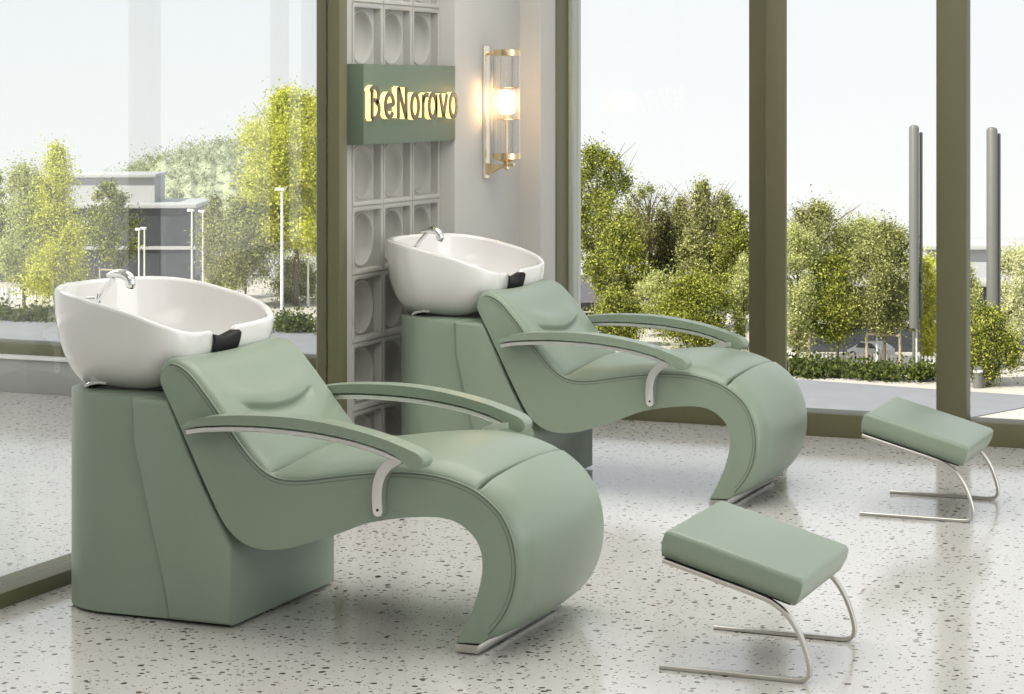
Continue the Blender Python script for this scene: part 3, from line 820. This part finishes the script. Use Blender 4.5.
def building(label, px0, px1, yb, blocks, name='building'):
    """blocks: (x0 px, x1 px, y top px, y bottom px, set-back m, depth m, kind)"""
    Z = depth(yb); c = ground((px0 + px1) / 2, yb, ZG); s = Z / F
    t = thing(name, label, 'building', c, YAW)
    mid = (px0 + px1) / 2
    for (x0, x1, yt, yb2, sb, dp, kind) in blocks:
        X0, X1, z0, z1 = (x0 - mid) * s, (x1 - mid) * s, (yb - yb2) * s, (yb - yt) * s
        if kind == 'roof':
            obj('roof', box(X0, X1, sb, sb + dp, z0, z1, bev=.03), M['facade'], t); continue
        if kind == 'pitched':
            bm = bmesh.new(); vs = [bm.verts.new(p) for p in ((X0, sb, z0), (X1, sb, z0), (X1, sb + dp, z0), (X0, sb + dp, z0), (X0, sb + dp / 2, z1), (X1, sb + dp / 2, z1))]
            for q in ((0, 1, 5, 4), (2, 3, 4, 5), (0, 4, 3), (1, 2, 5), (0, 3, 2, 1)): bm.faces.new([vs[i] for i in q])
            obj('roof', bm, M['roof'], t, smooth=False); continue
        wall = obj('wall', box(X0, X1, sb, sb + dp, z0, z1), M[kind], t, smooth=False)
        if kind == 'facade_dark':
            n = max(3, int((X1 - X0) / 3.2)); g = (X1 - X0) / n; hh = (z1 - z0)
            for k in range(n):
                for za, zb_ in ((.10, .44), (.54, .90)):
                    bm = box(X0 + g * (k + .1), X0 + g * (k + .9), sb - .06, sb + .02, z0 + hh * za, z0 + hh * zb_)
                    f = obj('window', bm, M['window_dark'], wall, smooth=False)
            obj('band', box(X0 - .1, X1 + .1, sb - .35, sb, z0 + hh * .47, z0 + hh * .51), M['facade'], wall, smooth=False)
    return t
building('long dark glass building with a pale upper storey behind the left trees', -60, 195, 282,
         [(-60, 195, 208, 286, 0, 12, 'facade_dark'), (-62, 197, 204, 208, -.6, 13, 'roof'), (62, 150, 178, 204, 3, 7, 'facade'), (60, 152, 175, 178.5, 2.4, 8, 'roof')])
# --- middle view
building('dark building with a slate roof behind the trees of the middle window', 545, 668, 318, [(550, 640, 301, 322, 0, 8, 'facade_dark'), (545, 668, 279, 302, -.6, 10, 'pitched')])
tree('tall airy tree at the left edge of the middle window', 596, 322, 146, 96, 276, M['leaf_green'], 8500, .22, 'oval', 60, bare=8, sub=.15)
tree('rounded green tree rising behind the slate roof, middle window', 630, 306, 214, 78, 262, M['leaf_green'], 6000, .22, 'oval', 44, sub=.17)
tree('tall slim tree left of the feathery tree, middle window', 682, 308, 200, 56, 262, M['leaf_olive'], 5200, .22, 'cone', 44, bare=10, sub=.2)
tree('tall slim tree behind the feathery tree, near the right jamb of the middle window', 724, 308, 196, 60, 262, M['leaf_olive'], 5200, .22, 'cone', 44, bare=10, sub=.2)
tree('bare branched tree behind the slate roof, middle window', 648, 312, 186, 66, 240, M['leaf_olive'], 1300, .2, 'oval', 26, bare=30, sub=.16)
tree('dark evergreen tree in the middle of the middle window', 664, 314, 214, 44, 290, M['leaf_dark'], 4600, .24, 'cone', 40, sub=.2)
tree('pale bush in front of the slate roofed building', 660, 336, 274, 52, 326, M['leaf_birch'], 4200, .2, 'oval', 30, sub=.2)
tree('bushy green tree leaning over the slate roof', 618, 330, 226, 66, 306, M['leaf_green'], 6200, .23, 'oval', 40, sub=.18)
tree('tall feathery tree right of centre in the middle window', 702, 330, 184, 78, 306, M['leaf_olive'], 9000, .22, 'cone', 70, bare=8, sub=.17)
tree('leafy tree against the right jamb of the middle window', 737, 332, 214, 54, 310, M['leaf_green'], 5200, .22, 'column', 44, sub=.2)
tree('green shrub behind the armrest of the far chair', 694, 350, 278, 84, 343, M['leaf_green'], 7200, .2, 'oval', 44, name='shrub', cat='shrub', sub=.2)
tree('low green shrub beside the far backrest', 612, 348, 296, 70, 342, M['leaf_green'], 5200, .2, 'oval', 34, name='shrub', cat='shrub', sub=.2)
tree('yellow shrub at the right end of the middle window', 744, 348, 256, 30, 338, M['leaf_birch'], 2800, .2, 'oval', 24, name='shrub', cat='shrub', sub=.24)
pole('short white lamp post in the middle window', 737, 344, 300, 2.4)
# --- right view
building('low dark building with a pale roof edge behind the right window', 770, 1100, 352,
         [(795, 1100, 284, 358, 0, 9, 'facade_dark'), (780, 1100, 280, 285.5, -1, 11, 'roof'), (932, 1100, 250, 281, 2, 6, 'facade'), (929, 1104, 246, 251, 1.3, 8, 'roof')])
fence('white picket fence behind the hedge of the right window', (760, 361), (945, 368), 12, 44)
hedge('low dark hedge along the road in the right window', (740, 375), (948, 384), 18, 2.0, 12000, leaf=.15)
tree('feathery pale tree at the left end of the right window', 798, 367, 224, 62, 350, M['leaf_birch'], 6500, .2, 'oval', 40, stakes=True, sub=.18)
tree('green tree with bare top twigs behind the dark building', 814, 334, 206, 100, 286, M['leaf_olive'], 7600, .22, 'oval', 50, bare=22, sub=.16)
tree('small round leafy tree in front of the dark building', 838, 366, 258, 82, 338, M['leaf_green'], 6200, .2, 'oval', 40, sub=.18)
tree('grey green staked tree beside the grey steel columns', 884, 369, 226, 84, 332, M['leaf_olive'], 9000, .2, 'oval', 60, stakes=True, sub=.17)
tree('tree top rising behind the dark building roof', 866, 332, 222, 84, 286, M['leaf_birch'], 5600, .22, 'oval', 40, bare=10, sub=.18)
tree('yellow shrub between the steel columns and the mullion', 931, 364, 258, 46, 357, M['leaf_yellow'], 5200, .2, 'fan', 30, name='shrub', cat='shrub', sub=.2)
tree('pale bamboo clump at the right edge of the view', 1013, 367, 250, 50, 344, M['leaf_pale'], 6200, .2, 'fan', 40, name='bamboo', cat='bamboo', sub=.16)
tree('yellow bamboo clump just right of the mullion', 964, 371, 262, 40, 346, M['leaf_birch'], 4800, .2, 'fan', 34, name='bamboo', cat='bamboo', sub=.18)
tree('round green shrub at the foot of the right steel column', 988, 386, 312, 70, 378, M['leaf_green'], 7200, .2, 'oval', 40, name='shrub', cat='shrub', sub=.2)
pole('slim white post in front of the white car', 877, 368, 284, 2.4, head=False, name='post', cat='post')
pole('slim white post under the left steel columns', 916.5, 372, 322, 2.0, head=False, name='post', cat='post')
# tall steel columns on slimmer stems
def column(label, px, yb, yt, ylow, wpx, group='steel columns'):
    c = eg(px, yb); s = depth(yb) / F; r = wpx * s / 2
    t = thing('steel_column', label, 'column', c, YAW, group)
    bm = bmesh.new(); add_lathe(bm, (0, 0, 0), [(r, (yb - ylow) * s), (r, (yb - yt) * s - r * .6), (r * .8, (yb - yt) * s - r * .2), (r * .3, (yb - yt) * s)], 20)
    obj('shaft', bm, M['column'], t)
    bm = bmesh.new(); add_cyl(bm, (0, 0, -.1), (0, 0, (yb - ylow) * s), r * .35, r * .35, 12); obj('stem', bm, M['column'], t)
column('thick grey steel column left of the mullion', 914, 373, 125, 328, 10)
column('thin grey steel column just left of the mullion', 921, 372, 132, 318, 3.4)
column('thick grey steel column right of the mullion', 992, 375, 127, 328, 11)
column('thin grey steel column right of the thick one by the right edge', 999, 374, 133, 322, 3.4)
# bollard
bp = eg(978, 388); s = depth(388) / F
t = thing('bollard', 'short grey bollard on the pavement below the round shrub', 'bollard', bp, YAW)
bm = bmesh.new(); add_lathe(bm, (0, 0, 0), [(5 * s, 0), (5 * s, 20 * s), (4.4 * s, 22 * s), (1 * s, 22.5 * s)], 18); obj('body', bm, M['column'], t)
bm = bmesh.new(); add_lathe(bm, (0, 0, 0), [(5.2 * s, 16 * s), (5.2 * s, 18.5 * s)], 18); obj('band', bm, M['white_paint'], t)
# white car in the yard behind the fence
cp = eg(871, 360); t = thing('car', 'white car parked behind the picket fence in the right window', 'car', cp, YAW - .9)
CARP = [(-1.7, .25), (-1.75, .62), (-1.45, .78), (-.95, .86), (-.45, 1.34), (.75, 1.38), (1.35, .98), (1.7, .92), (1.75, .30)]
bm = extrude_profile([tuple(p) for p in CARP], -.72, .72, .10, 3); obj('body', bm, M['carpaint'], t, ang=50)
bm = extrude_profile([(-.86, .88), (-.44, 1.29), (.70, 1.32), (1.2, .98)], -.735, .735, .02, 2); obj('side_windows', bm, M['window_dark'], t)
bm = bmesh.new(); vs = [bm.verts.new(p) for p in ((-1.0, -.58, .90), (-1.0, .58, .90), (-.52, .52, 1.33), (-.52, -.52, 1.33))]; bm.faces.new(vs); bmesh.ops.solidify(bm, geom=list(bm.faces), thickness=.03)
obj('windscreen', bm, M['window_dark'], t)
for x in (-1.1, 1.1):
    for y in (-.72, .72):
        bm = bmesh.new(); add_cyl(bm, (x, y - .09, .30), (x, y + .09, .30), .30, .30, 20); add_cyl(bm, (x, y - .095, .30), (x, y + .095, .30), .17, .17, 16, mi=1); obj('wheel', bm, [M['tyre'], M['steel']], t)
for y in (-.5, .5): obj('headlight', box(-1.77, -1.68, y - .14, y + .14, .56, .68, bev=.02), M['chrome'], t)

# --- wooded hill in the distance (left view)
def hill():
    bm = bmesh.new(); nx, ny = 60, 20; rows = []
    Zh = 330.; s = Zh / F
    prof = [(-40, 262), (60, 225), (110, 190), (150, 168), (190, 155), (225, 149), (262, 150), (300, 170), (325, 215), (345, 264)]
    X = np.array([p[0] for p in prof]); Y = np.array([p[1] for p in prof])
    for j in range(ny + 1):
        row = []
        for i in range(nx + 1):
            px = -40 + 385 * i / nx; yt = np.interp(px, X, Y); b = j / ny
            top = EYE - (yt - HY) * s; h = (top - ZG)
            z = ZG - 1 + (h + 1) * math.sin(PI * b) ** .8 if j < ny else ZG - 1
            q = ground(px, 0, Z=Zh - 20 + 60 * b); row.append(bm.verts.new((q.x, q.y, z + .5 * math.sin(px * .3 + 7 * b))))
        rows.append(row)
    for A, B in zip(rows, rows[1:]):
        for i in range(nx): bm.faces.new((A[i], A[i + 1], B[i + 1], B[i]))
    return bm
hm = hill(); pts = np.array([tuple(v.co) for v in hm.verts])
ho = obj('hill', hm, plain('hill_grass_hazy', (.36, .39, .26), .95, noise=.15, nscale=.1)); struct(ho, 'wooded hill paled by painted haze beyond the glass building', 'hill')  # pale grass colour carries the distance haze
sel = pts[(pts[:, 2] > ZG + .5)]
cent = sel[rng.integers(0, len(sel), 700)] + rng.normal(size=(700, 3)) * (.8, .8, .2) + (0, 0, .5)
wd = leaf_mesh('woodland', leaves(cent, np.full((700, 3), 1.3) * rng.uniform(.6, 1.3, (700, 1)), 60000, .17), M['leaf_hill_hazy'])
tag(wd, 'woodland covering the distant hill, pale green with painted haze', 'woodland', kind='stuff')

# ------------------------------------------------------------------ light
w = bpy.data.worlds.new('sky'); S.world = w; w.use_nodes = True
nt = w.node_tree; bg = nt.nodes['Background']; L = nt.links
tc = nt.nodes.new('ShaderNodeTexCoord'); sp = nt.nodes.new('ShaderNodeSeparateXYZ'); L.new(tc.outputs['Generated'], sp.inputs[0])
rp = nt.nodes.new('ShaderNodeValToRGB'); mr = nt.nodes.new('ShaderNodeMapRange')
mr.inputs['From Min'].default_value = -.12; mr.inputs['From Max'].default_value = .6
L.new(sp.outputs['Z'], mr.inputs[0]); L.new(mr.outputs[0], rp.inputs[0])
e = rp.color_ramp.elements
e[0].position = 0; e[0].color = (.93, .925, .90, 1); e[1].position = 1; e[1].color = (.74, .80, .88, 1)
q = e.new(.10); q.color = (.92, .925, .92, 1); q = e.new(.22); q.color = (.86, .885, .91, 1)
L.new(rp.outputs[0], bg.inputs[0]); bg.inputs[1].default_value = 1.13
def lamp(name, kind, loc_, energy, col=(1, 1, 1), size_=1., rot=(0, 0, 0), sy=None):
    l = bpy.data.lights.new(name, kind); l.energy = energy; l.color = col
    if kind == 'AREA':
        l.size = size_
        if sy: l.shape = 'RECTANGLE'; l.size_y = sy
    elif kind == 'POINT': l.shadow_soft_size = size_
    elif kind == 'SUN': l.angle = size_
    o = bpy.data.objects.new(name, l); COL.objects.link(o); o.location = loc_; o.rotation_euler = rot; return o
# sun high over the front left of the street, kept out of the room by the ceiling
sd = Vector((.35, .75, -.80)).normalized()
lamp('sun', 'SUN', (0, 0, 30), 7.5, (1, .95, .86), math.radians(1.2), sd.to_track_quat('-Z', 'Y').to_euler())
# unseen area lights added to brighten the salon, without fittings
lamp('side_fill', 'AREA', (2.4, 7.0, 1.5), 120, (1, .985, .96), 6.0, (0, PI / 2, 0), sy=2.8)  # added in place of daylight from the right, no window built there
lamp('ceiling_fill', 'AREA', (-2.6, 7.2, 2.95), 74, (1, .975, .94), 2.4, sy=3.6)
lamp('ceiling_fill', 'AREA', (-6.8, 7.2, 2.95), 66, (1, .975, .94), 2.4, sy=3.6)
lamp('ceiling_fill', 'AREA', (-1.6, 2.6, 2.95), 44, (1, .975, .94), 3.0, sy=3.0)
# bulb of the wall lamp and glow behind the sign letters
lamp('lamp_bulb', 'POINT', (-3.98 + ax, lv, 1.157 + .340), 4.6, (1, .64, .30), .040)

# ------------------------------------------------------------------ camera
cd = bpy.data.cameras.new('camera'); cam = bpy.data.objects.new('camera', cd); COL.objects.link(cam)
cam.location = (0, 0, EYE); cam.rotation_euler = (PI / 2, 0, YAW)
cd.sensor_width = 36; cd.lens = F * 36 / 1024; cd.shift_y = -(347 - HY) / 1024
cd.clip_start = .1; cd.clip_end = 2000
S.camera = cam
S.view_settings.view_transform = 'Standard'; S.view_settings.look = 'None'
S.view_settings.exposure = 0.; S.view_settings.gamma = 1.; S.view_settings.use_curve_mapping = False
S.cycles.max_bounces = 10; S.cycles.transparent_max_bounces = 16; S.cycles.caustics_reflective = False; S.cycles.caustics_refractive = False
S.cycles.sample_clamp_indirect = 6
S.cycles.use_denoising = True
